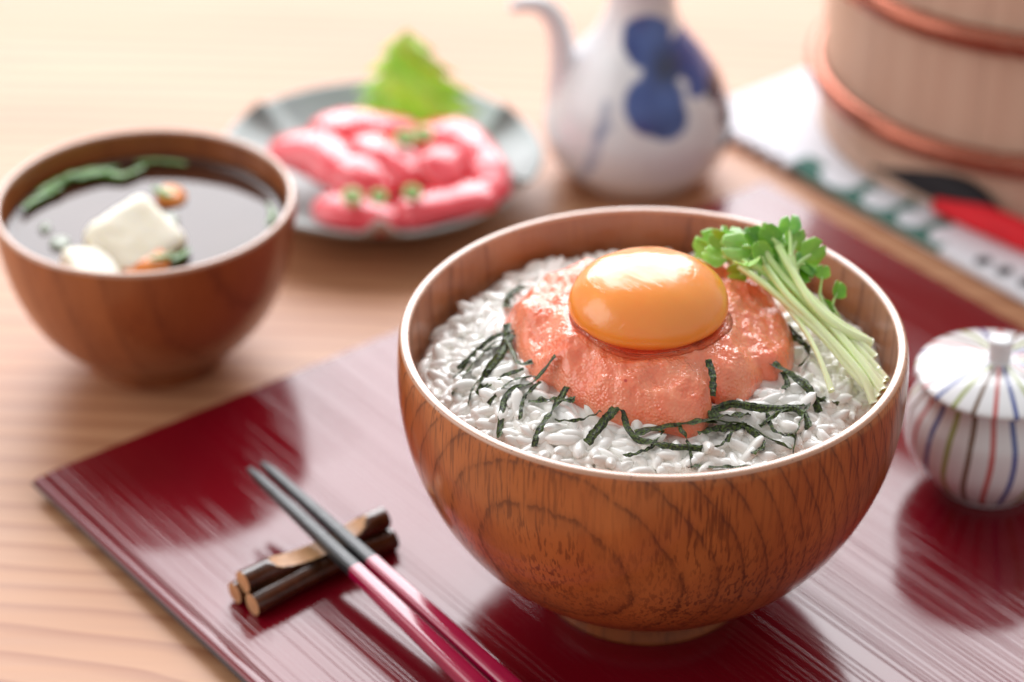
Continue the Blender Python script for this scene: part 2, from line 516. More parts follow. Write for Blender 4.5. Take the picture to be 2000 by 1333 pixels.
nr, na = 90, 260
V = []
for i in range(na):
    a = 2 * PI * i / na
    for j in range(nr):
        r = .0615 * j / (nr - 1); x, y = r * math.cos(a), r * math.sin(a)
        V.append((x, y, mz(x, y) - BZ - .0004 + clump_z(x, y) + .0007 * nz(x * 420, y * 420, 2)))
mesh('rice_bed', V, grid_faces(na, nr, wrap_u=True), M_rice, rice)


def grain_mesh(k):
    rg = random.Random(k); nu, nv = 12, 9; V = []
    L_ = rg.uniform(.0035, .0043); wd = rg.uniform(.00140, .00170); th = wd * rg.uniform(.80, .92); bend = rg.uniform(-.0005, .0005)
    for i in range(nu):
        a = 2 * PI * i / nu
        for j in range(nv):
            t = -1 + 2 * j / (nv - 1); rr = max(0, 1 - abs(t) ** 2.6) ** .5
            rr *= 1 + .06 * math.sin(3 * a + k)
            if t > .55: rr *= .94
            V.append((t * L_, rr * wd * math.cos(a) + bend * (1 - t * t) * 1.5, rr * th * math.sin(a) + .0003 * t * t * rg.uniform(-1, 1) * 0))
    return np.array(V), grid_faces(nu, nv, wrap_u=True)


GR = [grain_mesh(k) for k in range(8)]
gm = []
for V, F in GR:
    o = mesh('rice_grain', V, F, M_rice, rice); gm.append(o.data); bpy.data.objects.remove(o)
cands = []
rg = random.Random(11)
for layer in range(4):
    st = .0034
    nx = int(.122 / st)
    for i in range(nx):
        for j in range(nx):
            x = -.061 + (i + rg.random()) * st; y = -.061 + (j + rg.random()) * st; r = math.hypot(x, y)
            if r > .0588 + .0014 * nz(x * 50, y * 50): continue
            inside = math.hypot(x, y - .002) < orad(math.atan2(y - .002, x)) + (-.001, .0008, .0026, .0036)[layer]
            if inside: continue
            clump = clump_z(x, y)
            z = mz(x, y) - .0012 + .0008 * layer + clump + rg.uniform(-.0006, .0006)
            if layer == 3 and nz(x * 80, y * 80, 7) < .05: continue
            if r > .056 and layer > 1: z -= .0008
            cl_yaw = 2.2 * nz(x * 55, y * 55, 3) * PI
            yaw = cl_yaw + rg.gauss(0, .9); pit = rg.gauss(0, .30)
            if r > .056: yaw = math.atan2(y, x) + PI / 2 + rg.gauss(0, .3); pit *= .5
            roll = rg.uniform(0, PI); sc = rg.uniform(.92, 1.18)
            M = Matrix.Translation((x, y, z - BZ)) @ Matrix.Rotation(yaw, 4, 'Z') @ Matrix.Rotation(pit, 4, 'Y') @ Matrix.Rotation(roll, 4, 'X') @ Matrix.Scale(sc, 4)
            vis = z * 1.0 - .35 * y - (.01 if y > .03 else 0) + (.002 if layer >= 2 else -.004)
            cands.append((vis, M, rg.randrange(8)))
cands.sort(key=lambda c: -c[0])
for vis, M, k in cands[:300]:
    o = bpy.data.objects.new('rice_grain', gm[k]); C.collection.objects.link(o); o.parent = rice; o.matrix_local = M
VV, FF, n0 = [], [], 0
for vis, M, k in cands[300:]:
    m3 = np.array(M); V, F = GR[k]
    VV.append(V @ m3[:3, :3].T + m3[:3, 3]); FF.append(F + n0); n0 += len(V)
o = mesh('rice_grains', np.concatenate(VV), np.concatenate(FF), M_rice, rice); tag(o, kind='stuff')

# ------------------------------------------------------------------ roe paste
YC = np.array([-.0014, -.0005]); YR = .0202


def roe_z(x, y):
    a = math.atan2(y - .002, x); rr = math.hypot(x, y - .002); Ro = float(orad(a)); e = min(1, rr / Ro)
    T = .0044 * max(0, 1 - e ** 9) ** .5 + .0044 * e ** 3 * (1 - e ** 12) + .0016 * nz(math.cos(a) * 2.2, math.sin(a) * 2.2, 2) * e * e * (1 - e ** 7)
    ed = max(0, Ro - rr); k = min(1, ed / .004 + .1)
    lump = .0018 * nz(x * 60, y * 60, 1) + .0017 * nz(x * 130, y * 130, 2) + .0007 * nz(x * 280, y * 280, 3) + .0003 * nz(x * 600, y * 600, 5) + .00012 * nz(x * 1300, y * 1300, 5)
    fold = .0009 * math.sin(a * 7 + 4.5 * nz(x * 40, y * 40, 6))
    dyk = math.hypot(x - YC[0], y - YC[1])
    f2 = min(1, max(0, (dyk - YR) / .004)); fold *= f2
    bank = .0010 * math.exp(-((dyk - YR * 1.10) / .0035) ** 2)
    return mz(x, y) + T + (lump * (.35 + .9 * f2) + fold + bank) * k


na, nr = 440, 170
V = []
for i in range(na):
    a = -PI + 2 * PI * i / na; Ro = float(orad(a)) * (1 + .012 * nz(a * 6, 3))
    for j in range(nr):
        s_ = j / (nr - 1)
        if s_ < .94:
            rr = Ro * (s_ / .94) * .9995; x = rr * math.cos(a); y = .002 + rr * math.sin(a); z = roe_z(x, y)
        else:
            k = (s_ - .94) / .06; rr = Ro - .0026 * k; x = rr * math.cos(a); y = .002 + rr * math.sin(a); z = mz(x, y) - .0022 * k
        V.append((x, y, z - .087))
o = mesh('spicy_roe_paste', V, grid_faces(na, nr, wrap_u=True), M_roe, loc=(0, 0, .087))
tag(o, 'coral pink grainy roe paste spread over the rice beneath the egg yolk', 'roe paste')

# yolk
na, nr = 160, 80
V = []
for i in range(na):
    a = 2 * PI * i / na
    for j in range(nr):
        t = PI * j / (nr - 1)
        sr = math.sin(t) ** .92 if 0 < t < PI else 0; cz = math.cos(t)
        z = (.0118 if cz > 0 else .0062) * (abs(cz) ** 1.02) * (1 if cz > 0 else -1)
        rr = YR * sr * (1 + .012 * math.sin(a * 2 + 1) + .006 * nz(math.cos(a) * 2, math.sin(a) * 2, t * 2))
        V.append((rr * math.cos(a), rr * math.sin(a) * .99, z + .0000 + .0004 * nz(math.cos(a) * rr * 120, math.sin(a) * rr * 120, 3)))
o = mesh('egg_yolk', V, grid_faces(na, nr, wrap_u=True), M_yolk, loc=(YC[0], YC[1], .0957))
tag(o, 'whole raw orange egg yolk sitting on top of the roe paste', 'egg yolk')
# clinging egg white: a clear fillet round the foot of the yolk
V = []
na = 160
for i in range(na):
    a = 2 * PI * i / na
    wd = .0004 + .0010 * max(0, nz(math.cos(a) * 1.5, math.sin(a) * 1.5, 8) + .2) + .0016 * math.exp(-((a - 5.9) / .5) ** 2)
    for k in range(12):
        b = 2 * PI * k / 12
        r = YR - .0004 + wd * math.cos(b); x = YC[0] + r * math.cos(a); y = YC[1] + r * math.sin(a)
        V.append((x, y, roe_z(x, y) - .087 + (.0009 if k < 6 else .0003) * math.sin(b) + .0001))
o = mesh('egg_white', V, grid_faces(na, 12, wrap_u=True, wrap_v=True), M_white, loc=(0, 0, .087))
tag(o, 'thin clear ring of egg white clinging round the base of the yolk', 'egg white')

# ------------------------------------------------------------------ nori strips
NORI = {
 'a': ([(-37.3, 9.0), (-38.0, 2.3), (-43.9, -2.2), (-48.4, -8.2), (-51.2, -14.4)], 2.6, 'long nori strip hanging furthest left from the roe paste over the rice'),
 'b': ([(-38.0, 3.3), (-45.2, -0.4), (-51.0, -8.5)], 1.6, 'narrow nori strip lying along the furthest left strip'),
 'c': ([(-36.0, 4.1), (-39.3, -4.6), (-42.5, -10.5), (-44.6, -17.8)], 2.7, 'broad nori strip pointing down left, second from the left edge'),
 'd': ([(-38.0, 5.4), (-36.0, -3.1), (-34.4, -11.1), (-30.8, -10.9)], 2.2, 'crumpled nori strip pressed against the left edge of the roe paste'),
 'e': ([(-25.1, -16.9), (-30.9, -19.0), (-37.3, -22.1), (-39.2, -34.0)], 2.0, 'bent nori strip with its tip on the roe and tail toward the front left rim'),
 'f': ([(-29.1, -16.9), (-36.0, -18.4), (-41.9, -22.8)], 1.7, 'short nori strip branching left beside the bent strip'),
 'g': ([(-31.9, -24.6), (-25.8, -25.6), (-20.4, -27.3)], 1.9, 'horizontal nori strip at the lower left edge of the roe paste'),
 'h': ([(-22.3, -22.5), (-24.9, -27.4), (-29.0, -34.4), (-30.6, -39.0)], 2.0, 'nori strip pointing down left from under the horizontal strip'),
 'i': ([(-9.2, -30.0), (-13.4, -34.2), (-17.9, -40.3)], 2.7, 'broad straight nori strip alone on bare rice below the roe paste'),
 'j': ([(-8.9, -31.5), (-6.6, -38.4), (0.2, -42.2), (10.1, -43.4)], 2.0, 'long curved nori strip sweeping right just above the front rim'),
 'k': ([(-5.9, -38.1), (0.4, -36.7), (9.2, -35.3), (14.3, -34.0)], 2.6, 'dark nori strip running right along the lowest lobe of the roe paste'),
 'l': ([(4.4, -35.6), (7.0, -42.8), (7.3, -49.0)], 2.4, 'nori strip dropping straight down to the front rim below the lowest roe lobe'),
 'm': ([(6.0, -48.4), (13.6, -48.0), (24.4, -45.5)], 2.0, 'nori strip lying flat along the inside of the front rim'),
 'n': ([(12.4, -22.4), (13.4, -26.6), (13.2, -31.9)], 2.2, 'short nori scrap tucked in the notch between two roe lobes'),
 'o': ([(12.9, -30.7), (19.7, -28.7), (24.8, -28.7), (32.6, -27.8), (35.8, -28.7), (37.2, -33.0)], 2.5, 'longest nori strip running right from the lowest roe lobe and hooking down'),
 'p': ([(9.6, -34.8), (16.9, -33.7), (23.2, -34.1), (26.9, -36.6), (32.3, -40.0)], 2.4, 'nori strip slanting down right from the lowest lobe toward the front rim'),
 'q': ([(12.2, -32.6), (18.3, -31.3), (22.9, -31.2)], 3.4, 'wide short nori piece in the tangle right of the lowest roe lobe'),
 'r': ([(20.2, -34.2), (24.3, -36.4), (25.3, -39.4), (22.6, -42.6)], 1.9, 'small curled nori strip hooking down left on the right of the tangle'),
 's': ([(24.9, -33.4), (31.3, -28.7), (36.7, -24.9), (42.6, -20.4)], 1.4, 'thin nori strip rising right across the longest strip'),
 't': ([(28.7, -12.5), (35.5, -16.3), (38.4, -20.8), (40.6, -25.0)], 2.6, 'broad nori strip slanting down right from the right lobe of the roe paste'),
 'u': ([(32.0, -14.6), (33.0, -18.6), (31.5, -22.8)], 1.8, 'short nori strip hanging just left of the broad right strip'),
 'v': ([(38.4, -23.7), (34.9, -31.6), (32.7, -41.0)], 1.9, 'nori strip at front right crossing the hooked end of the longest strip'),
 'w': ([(35.1, 8.8), (37.5, 5.0), (40.3, -0.6), (39.2, -4.6), (36.8, -9.0)], 1.7, 'curly nori strip beside the sprout stems at the right edge of the roe'),
 'x': ([(34.7, 7.9), (37.5, 2.9), (40.9, 0.8)], 1.5, 'tiny nori strip nested in the curly strip beside the sprouts'),
 'y': ([(-37.6, 20.1), (-36.4, 27.4), (-32.5, 32.7)], 2.4, 'nori piece behind the far left edge of the roe paste'),
 'aa': ([(-41.0, -9.0), (-45.5, -13.5), (-47.0, -20.0)], 1.5, 'slim nori strip between the two broad left strips, hanging down'),
 'bb': ([(-14.0, -31.0), (-20.0, -33.5), (-25.5, -33.0)], 1.3, 'thin nori strip pointing left below the roe, between two broader strips'),
 'cc': ([(18.0, -36.5), (15.0, -41.0), (9.5, -42.5)], 1.4, 'thin nori strip slanting left from the tangle toward the dropping strip'),
 'dd': ([(27.0, -29.5), (28.5, -35.0), (33.5, -36.5)], 1.3, 'thin kinked nori strip below the longest strip near its right end'),
 'ee': ([(-33.0, -13.0), (-38.5, -13.5), (-43.5, -17.0)], 1.4, 'thin nori strip just above the bent strip, pointing left'),
 'ff': ([(-34.5, 6.0), (-41.0, 4.5), (-46.5, -1.0), (-50.0, -4.5)], 1.4, 'uppermost thin nori strip fanning left from the edge of the roe paste'),
 'gg': ([(-29.0, -19.0), (-33.0, -24.0), (-34.0, -31.0)], 1.3, 'thin nori strip hanging between the bent strip and the horizontal strip'),
 'hh': ([(1.0, -37.0), (-3.0, -42.5), (-9.0, -45.0)], 1.3, 'thin nori strip reaching down left toward the front rim, left of the dropping strip'),
 'ii': ([(35.0, -19.0), (41.5, -21.5), (46.0, -20.5)], 1.3, 'thin nori strip pointing right beyond the broad right strip'),
 'z': ([(9.4, -38.4), (15.5, -35.3), (21.7, -34.0)], 2.1, 'nori strip crossing under the tangle right of the lowest lobe'),
}
for idx, (k, (pts, wd, lab)) in enumerate(NORI.items()):
    P = np.array(pts) / 1000
    hs = []
    for i, (x, y) in enumerate(P):
        z = mz(x, y) + .0033 + max(-.0008, clump_z(x, y))
        d = orad(math.atan2(y - .002, x)) - math.hypot(x, y - .002)
        if d > -.002 and k in 'en': z += .0056
        elif d > .0035: z += .0015
        hs.append(z + .0005 * rnd.uniform(-.5, 1))
    Q = smooth_prof3(np.c_[P, hs], 40)
    T = np.gradient(Q, axis=0); V = []
    tw0 = rnd.uniform(-.5, .5); c0 = Q.mean(0); tws = rnd.uniform(-1.2, 1.2)
    base = Q[0].copy()
    for i in range(40):
        t = T[i] / np.linalg.norm(T[i]); side = np.cross(t, (0, 0, 1)); side /= np.linalg.norm(side); up = np.cross(side, t)
        tw = tw0 + tws * i / 40 + 1.1 * nz(i * .16, idx * 3.1, 1); sd = side * math.cos(tw) + up * math.sin(tw); nn = np.cross(sd, t)
        w_ = wd / 2000 * .84 * (1 + .20 * nz(i * .5, idx * 1.7, 5))
        zoff = np.array([0, 0, .0006 * nz(i * .22, idx, 9)])
        jl, jr = .00022 * nz(i * 1.3, idx, 2), .00022 * nz(i * 1.3, idx, 3)
        for sx, th in ((-1, .5), (-.35, 2.2), (.35, -.4), (1, .5), (.35, -1.4), (-.35, 1.2)):
            V.append(Q[i] + zoff + sd * (sx * w_ + (jl if sx < 0 else jr)) + nn * th * .00011 - base)
    F = grid_faces(40, 6, wrap_v=True).tolist(); F += [[0, 1, 2, 3, 4, 5], [234 + q for q in (5, 4, 3, 2, 1, 0)]]
    o = mesh('nori_strip', V, F, M_nori, smooth=False, loc=tuple(base)); tag(o, lab, 'nori', 'shredded nori strips on the rice')

# ------------------------------------------------------------------ radish sprouts
SP = [
 ([[57.3, -15.0, 79.0], [49.2, -1.3, 84.0], [38.3, 12.0, 90.0], [29.3, 18.2, 94.0], [24.3, 20.0, 96.0]], [[24.9, 12.4, 99.0, 3.1], [17.7, 24.3, 95.0, 3.3]], 1.15, 'sprout in front whose pale round leaf faces the viewer'),
 ([[58.4, -12.6, 80.0], [48.0, 1.8, 87.0], [38.2, 12.5, 92.0], [30.8, 21.3, 96.0], [26.8, 23.2, 98.0]], [[23.4, 22.3, 99.0, 3.8], [21.1, 27.2, 98.0, 2.3]], 1.2, 'thick stemmed sprout with glossy curled pale leaves left of the tallest pair'),
 ([[55.8, -1.3, 84.0], [47.5, -1.3, 89.0], [40.7, 4.6, 93.0], [36.1, 14.5, 97.0], [33.2, 21.1, 100.0]], [[31.2, 22.5, 102.0, 2.8], [34.1, 24.2, 101.0, 2.8]], 1.2, 'uppermost sprout stem crossing over the bundle with a flared cut end at right'),
 ([[56.1, -18.7, 79.0], [49.5, -11.2, 83.0], [42.3, -2.2, 88.0], [30.1, 11.6, 93.0], [21.7, 23.4, 94.0]], [[16.5, 30.2, 95.0, 4.1], [14.8, 29.8, 93.0, 3.1]], 1.1, 'sprout whose round leaves reach furthest left, nearest the yolk'),
 ([[44.1, -19.4, 81.5], [41.8, -11.1, 85.5], [38.4, -1.3, 88.5], [31.5, 11.8, 92.0], [26.7, 18.6, 93.0]], [[24.2, 20.8, 94.0, 2.6], [22.9, 20.2, 92.0, 2.6]], .7, 'thin sprout stem ending alone on the bare rice left of the bundle'),
 ([[55.1, -19.6, 78.0], [51.8, -13.6, 83.0], [42.3, -1.3, 89.0], [35.0, 7.1, 93.0], [29.8, 17.4, 96.0]], [[28.4, 18.9, 99.0, 2.8], [27.1, 26.8, 99.0, 2.6]], 1.1, 'sprout whose cut end lies lowest against the right rim'),
 ([[57.8, -14.2, 80.0], [50.7, -5.6, 84.0], [42.7, 3.2, 90.0], [37.9, 10.5, 94.0], [36.3, 17.6, 99.0]], [[36.3, 24.8, 104.0, 2.8], [38.1, 23.1, 101.0, 3.1]], 1.1, 'tallest sprout with two round leaves above the back right rim'),
 ([[54.6, 0.4, 84.0], [46.6, 2.3, 89.0], [40.5, 8.7, 92.0], [37.7, 15.6, 94.0], [37.8, 17.4, 96.0]], [[42.7, 21.4, 98.0, 3.3], [40.8, 20.4, 95.0, 3.3]], 1.1, 'sprout with a long leaf pointing right toward the back rim'),
 ([[55.5, -11.4, 80.0], [47.8, -1.1, 85.0], [40.7, 8.6, 89.0], [34.8, 18.0, 91.0], [31.1, 22.5, 93.0]], [[30.1, 30.4, 98.0, 2.6], [34.5, 24.3, 95.0, 3.1]], 1.0, 'sprout with a leaf behind the middle of the leaf cluster'),
 ([[50.7, 5.7, 80.0], [49.0, 8.2, 81.5], [46.3, 9.6, 86.0], [44.6, 12.7, 88.0], [44.1, 14.9, 89.0]], [[45.1, 19.3, 93.0, 1.8], [46.0, 13.4, 86.0, 2.1]], .6, 'small dark sprout standing just right of the bundle against the inner wall'),
 ([[51.6, 6.4, 79.5], [50.5, 9.7, 81.0], [49.4, 11.9, 83.0], [48.2, 12.5, 85.0], [47.4, 13.9, 86.0]], [[49.0, 17.0, 89.0, 2.1], [45.9, 14.8, 84.0, 1.8]], .6, 'small dark sprout furthest right against the inner wall'),
 ([[56.8, -10.0, 81.5], [46.5, 3.0, 88.0], [37.5, 13.5, 92.5], [28.5, 22.0, 95.0], [22.5, 25.5, 96.5]], [[18.5, 27.0, 98.5, 2.6], [22.0, 30.5, 98.0, 3.0]], 1.0, 'sprout hidden low at the left end of the leaf cluster'),
 ([[57.2, -17.5, 80.2], [48.0, -3.5, 87.2], [39.5, 7.5, 91.8], [33.0, 15.5, 95.5], [30.0, 20.0, 98.5]], [[27.0, 22.5, 101.0, 2.7], [32.5, 20.5, 97.0, 2.4]], 1.1, 'sprout riding on top of the bundle in the middle of the leaf cluster'),
 ([[56.5, -5.5, 82.5], [47.8, 1.5, 88.2], [41.0, 8.0, 92.2], [36.0, 16.0, 95.0], [34.0, 21.5, 96.5]], [[37.0, 27.0, 99.5, 2.8], [39.5, 18.5, 93.5, 2.8]], 1.0, 'sprout whose leaves fill the right side of the leaf cluster'),
 ([[58.0, -15.7, 79.0], [52.4, -8.0, 84.0], [42.8, 3.2, 88.0], [34.1, 11.3, 92.0], [28.0, 17.6, 92.0]], [[31.2, 26.2, 97.0, 2.6], [23.1, 24.7, 94.0, 2.6]], 1.0, 'sprout low in the bundle with its leaves behind the front pair'),
]


def leaf_mesh(B, Tc, wd, tilt, mat, parent, seed):
    B = np.array(B); Tc = np.array(Tc); d = Tc - B; ln = np.linalg.norm(d); d = d / max(ln, 1e-6)
    length = max(ln * 1.0 + wd * .95, wd * 1.7)
    view = np.array([-.05, -.84, .54]); nrm = view + np.array(tilt); nrm -= d * nrm.dot(d); nrm /= np.linalg.norm(nrm); sd = np.cross(d, nrm)
    nu, nv = 18, 13; V = []
    rg = random.Random(seed); cup = rg.uniform(-.25, .55); curl = rg.uniform(-.35, .35)
    start = max(0, ln - wd * 1.0)
    for th in (1, -1):
        for i in range(nu):
            t = i / (nu - 1)
            hw = wd * (.14 + .96 * math.sin(PI / 2 * min(1, t * 1.5)) ** .9)
            for j in range(nv):
                u = -1 + 2 * j / (nv - 1)
                Lu = wd * (1.05 + .85 * math.sqrt(max(0, 1 - ((abs(u) - .5) / .5) ** 2)) + .55 * max(0, 1 - abs(u) * 2.2))
                along = start + Lu * t
                p = B + d * along + sd * (u * hw * (1 - .12 * t * t)) + nrm * (cup * hw * u * u + curl * wd * t * t - .10 * wd * math.exp(-(u / .14) ** 2) + th * .00022 * (1 - abs(u) ** 6))
                V.append(p)
    F = grid_faces(nu, nv).tolist(); off = nu * nv
    F2 = [[f[3] + off, f[2] + off, f[1] + off, f[0] + off] for f in F]
    E = []
    for i in range(nu - 1):
        for j in (0, nv - 1): E.append([i * nv + j, (i + 1) * nv + j, off + (i + 1) * nv + j, off + i * nv + j])
    for j in range(nv - 1): E.append([(nu - 1) * nv + j, (nu - 1) * nv + j + 1, off + (nu - 1) * nv + j + 1, off + (nu - 1) * nv + j])
    o = mesh('leaf', np.array(V), F + F2 + E, mat, parent)
    # petiole
    if start > .0008:
        pass
    return o


rg = random.Random(5)
for n, (st, lf, rad_, lab) in enumerate(SP):
    P = np.array(st) / 1000; root = P[0].copy()
    e = empty('radish_sprout', tuple(root), 'green radish ' + lab, 'sprout', 'radish sprouts on the right of the rice')
    P = P - root; r_ = rad_ * .00098
    V, F = tube(P, [r_ * 1.30, r_ * 1.02, r_, r_ * .92, r_ * .95], 12, 40)
    tt = np.repeat(np.linspace(0, 1, 40), 12)[:, None]
    cols = (1 - tt) * np.array([.86, .93, .56]) + tt * np.array([.58, .80, .28])
    cols = np.where(tt > .75, cols * (1 - (tt - .75)) + (tt - .75) * np.array([.2, .5, .06]), cols)
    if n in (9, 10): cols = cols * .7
    mesh('stem', V, F, M_stem, e, cols=cols)
    B = P[-1]
    for q, l in enumerate(lf):
        Tc = np.array(l[:3]) / 1000 - root
        pale = (n in (0,) and q == 0) or (n == 1)
        tilt = (rg.uniform(-.5, .5), rg.uniform(-.3, .3), rg.uniform(-.5, .7))
        if n == 0 and q == 0: tilt = (.1, 0, -.1)
        lo = leaf_mesh(B, Tc, l[3] / 1000 * 1.12, tilt, M_leaf2 if pale else (M_leaf3 if (n + q) % 2 else M_leaf), e, n * 7 + q)
        d = Tc - B
        if np.linalg.norm(d) > .002:
            Vp, Fp = tube([B, B + d * .35 + np.array([0, 0, .0003]), B + d * .8], [r_ * .7, r_ * .5, r_ * .45], 8, 8)
            mesh('leaf_stalk', Vp, Fp, M_stem, e, cols=np.tile([.42, .70, .18], (len(Vp), 1)))

# ------------------------------------------------------------------ chopsticks and rest
Tdir = np.array([.648, -.761]); Tdir /= np.linalg.norm(Tdir)


def chopstick(tipx, tipy, deg, lab, lift=0):
    e = empty('chopstick', (tipx, tipy, .0205 + lift), lab, 'chopstick', 'pair of chopsticks', rz=R(deg))
    Ln = .228; z0, z1 = 0, -(.0205 + lift - TRZ - .0042)
    def seg(name, a, b, mat, grow):
        V = []; k = 12; n = 24
        for i in range(k):
            t = a + (b - a) * i / (k - 1); s = t / Ln
            h = .00115 + .0026 * s ** .8 + grow
            if a == 0 and i == 0: h *= .55
            zc = z0 + (z1 - z0) * s
            for j in range(n):
                an = 2 * PI * j / n + PI / 4; c, s2 = math.cos(an), math.sin(an)
                p = 5.0; rr = (abs(c) ** p + abs(s2) ** p) ** (-1 / p)
                V.append((t + (.0004 if a == 0 and i == 0 else 0) * 0, rr * h * c, zc + rr * h * s2))
        F = grid_faces(k, n, wrap_v=True).tolist(); F += [list(range(n)), [(k - 1) * n + j for j in range(n)][::-1]]
        o = mesh(name, V, F, mat, e); shade_edge(o, 50)
    seg('tip_section', 0, .0537, M_chop, 0)
    seg('handle_section', .0537, Ln, M_chopred, .00008)


chopstick(-.1097, .0328, -53.6, 'left chopstick of the pair, black tip and crimson handle, resting on the twig bundle')
chopstick(-.1063, .0356, -52.45, 'right chopstick of the pair, nearer the rice bowl, black tip and crimson handle')

e = empty('chopstick_rest', (-.0895, .0035, TRZ), 'chopstick rest made of three dark varnished twigs with pale cut ends', 'chopstick rest', rz=math.atan2(.0275, .0345))


def twig(y, z, r, x0, x1, scoop=False, wob=0):
    n, k = 28, 44; V = []; mi = []
    flat = np.zeros((k, n), bool)
    for i in range(k):
        x = x0 + (x1 - x0) * i / (k - 1)
        rr = r * (1 + .08 * nz(x * 130, wob, 1))
        yy = y + .0007 * math.sin(x * 90 + wob); zz = z + .0005 * math.sin(x * 70 + wob * 2)
        lim = 1e9
        if scoop: lim = zz + r * (1.0 - 1.15 * max(0, math.cos(max(-1, min(1, (x - .001) / .0155)) * PI / 2)) ** .6)
        for j in range(n):
            a = 2 * PI * j / n; vz = zz + rr * math.sin(a); vy = yy + rr * math.cos(a)
            if vz > lim: vz = lim; flat[i, j] = True
            V.append((x, vy, vz))
    F = grid_faces(k, n, wrap_v=True).tolist()
    mi = [1 if (flat[f[0] // n, f[0] % n] and flat[f[2] // n, f[2] % n]) else 0 for f in F]
    # slightly domed cut ends
    c0 = len(V); V += [(x0 - .0004, V[0][1] - r, z), (x1 + .0004, V[(k - 1) * n][1] - r, z)]
    for j in range(n):
        F.append([c0, (j + 1) % n, j]); mi.append(1); F.append([c0 + 1, (k - 1) * n + j, (k - 1) * n + (j + 1) % n]); mi.append(1)
    o = mesh('twig', V, F, [M_bark, M_cut], e, midx=mi); shade_edge(o, 45)


twig(-.0032, .0032, .0032, -.0235, .0235, wob=1)
twig(.0034, .0031, .0031, -.0245, .0225, wob=2)
twig(.0002, .0085, .0032, -.0232, .0228, True, wob=3)

# ------------------------------------------------------------------ condiment pot
pot = empty('condiment_pot', (.1002, .047, TRZ), 'small white lidded porcelain pot with coloured vertical stripes at right', 'condiment pot')
RB, BL, OL, BR, GN = (.55, .10, .09), (.025, .06, .30), (.24, .27, .05), (.16, .085, .04), (.30, .40, .10)
CY = [RB, BL, (.30, .36, .06), BR]
WHT = np.array([.83, .84, .86])


def stripes(x, y, r, hw, soft=.0003):
    a = math.atan2(y, x); k = (a - R(-101)) / R(15); i = round(k); d = abs(k - i) * R(15) * r
    if r < .003: return WHT
    c = np.array(CY[i % 4]); f = max(0, min(1, (hw - d) / soft + .5))
    return WHT * (1 - f) + c * f


pp = smooth_prof([(.0120, .0002), (.0134, .0), (.0142, .0012), (.0150, .0022), (.0195, .007), (.0235, .0135), (.0245, .0195), (.0236, .026), (.0205, .0315), (.0182, .0372)], 60)
V, F = lathe(pp, 720)
rng = [stripes(x + .0006 * math.sin(z * 190), y, math.hypot(x, y), .00078) if .0026 < z < .0375 else WHT for x, y, z in V]
mesh('pot_body', V, F, M_porc, pot, cols=np.array(rng))
lp = smooth_prof([(.0000, .0424), (.0060, .0421), (.0130, .0410), (.0180, .0396), (.0216, .0382), (.0228, .0374), (.0228, .0366), (.0208, .0364), (.0188, .0368)], 60)
V, F = lathe(lp, 720)
mesh('lid', V, F, M_porc, pot, cols=np.array([stripes(x, y, math.hypot(x, y), .00042 + .012 * math.hypot(x, y)) if math.hypot(x, y) > .0045 else WHT for x, y, z in V]))
lid = [c for c in pot.children if c.name.startswith('lid')][0]
kp = smooth_prof([(.0040, .0418), (.0034, .0424), (.0033, .045), (.0035, .0472), (.0034, .0484), (.0026, .0490), (0, .0493)], 30)
V, F = lathe(kp, 48); mesh('knob', V, F, M_white_porc, lid)

# ------------------------------------------------------------------ soup bowl and contents
sb = empty('soup_bowl', (-.1475, .1245, 0), 'smaller smooth reddish wooden bowl of dark soup on the bare table', 'bowl')
V, F = lathe(smooth_prof([(.0185, .0002), (.0212, .0), (.0212, .0035), (.0222, .0058), (.0300, .0108), (.0375, .0200), (.0425, .0320), (.0450, .0440), (.0458, .0540), (.0457, .0552)], 60), 128); mesh('bowl_wall', V, F, M_soupbowl, sb)
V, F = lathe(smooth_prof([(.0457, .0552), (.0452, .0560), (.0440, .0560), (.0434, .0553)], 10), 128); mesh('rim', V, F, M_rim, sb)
V, F = lathe(smooth_prof([(.0434, .0553), (.0428, .046), (.0405, .034), (.034, .022), (.020, .014), (0, .012)], 40), 128); mesh('bowl_interior', V, F, M_soupbowl, sb)
bz = .0468
nr = 40; V = []
for i in range(128):
    a = 2 * PI * i / 128
    for j in range(nr):
        r = .0424 * (j / (nr - 1)) ** .7; z = .0013 * math.exp(-(.0424 - r) / .0011)
        V.append((r * math.cos(a), r * math.sin(a), z + .00002 * nz(r * math.cos(a) * 90, r * math.sin(a) * 90)))
o = mesh('dark_broth', V, grid_faces(128, nr, wrap_u=True), M_broth, loc=(-.147, .123, bz)); tag(o, 'dark clear broth filling the smaller wooden bowl', 'soup')


def rbox(sx, sy, sz, r, n=10):
    V = []; 
    for i in range(2 * n):
        a = 2 * PI * i / (2 * n)
        for j in range(n):
            t = -PI / 2 + PI * j / (n - 1)
            d = np.array([math.cos(a) * math.cos(t), math.sin(a) * math.cos(t), math.sin(t)])
            p = 9.0; m = (abs(d) ** p).sum() ** (1 / p)
            V.append(d / m * np.array([sx, sy, sz]) / 2)
    return np.array(V), grid_faces(2 * n, n, wrap_u=True)


def place(name, V, F, m, loc, rot, lab, cat, grp=None):
    o = mesh(name, V, F, m, loc=loc); o.rotation_euler = tuple(R(a) for a in rot); tag(o, lab, cat, grp); return o


V, F = rbox(.0240, .0225, .011, .001, 24)
V = V + np.array([[.0003 * nz(x * 200, y * 200, z * 200) for _ in range(3)] for x, y, z in V])
place('tofu_cube', V, F, M_tofu, (-.1490, .1090, .0492), (26, -10, 46), 'large white tofu cube with a corner up in the middle of the soup', 'tofu')
V, F = rbox(.0150, .0140, .008, .001, 20)
place('tofu_cube', V, F, M_tofu, (-.1605, .0940, .0485), (14, 16, 30), 'small tofu piece at the front rim of the soup bowl', 'tofu')


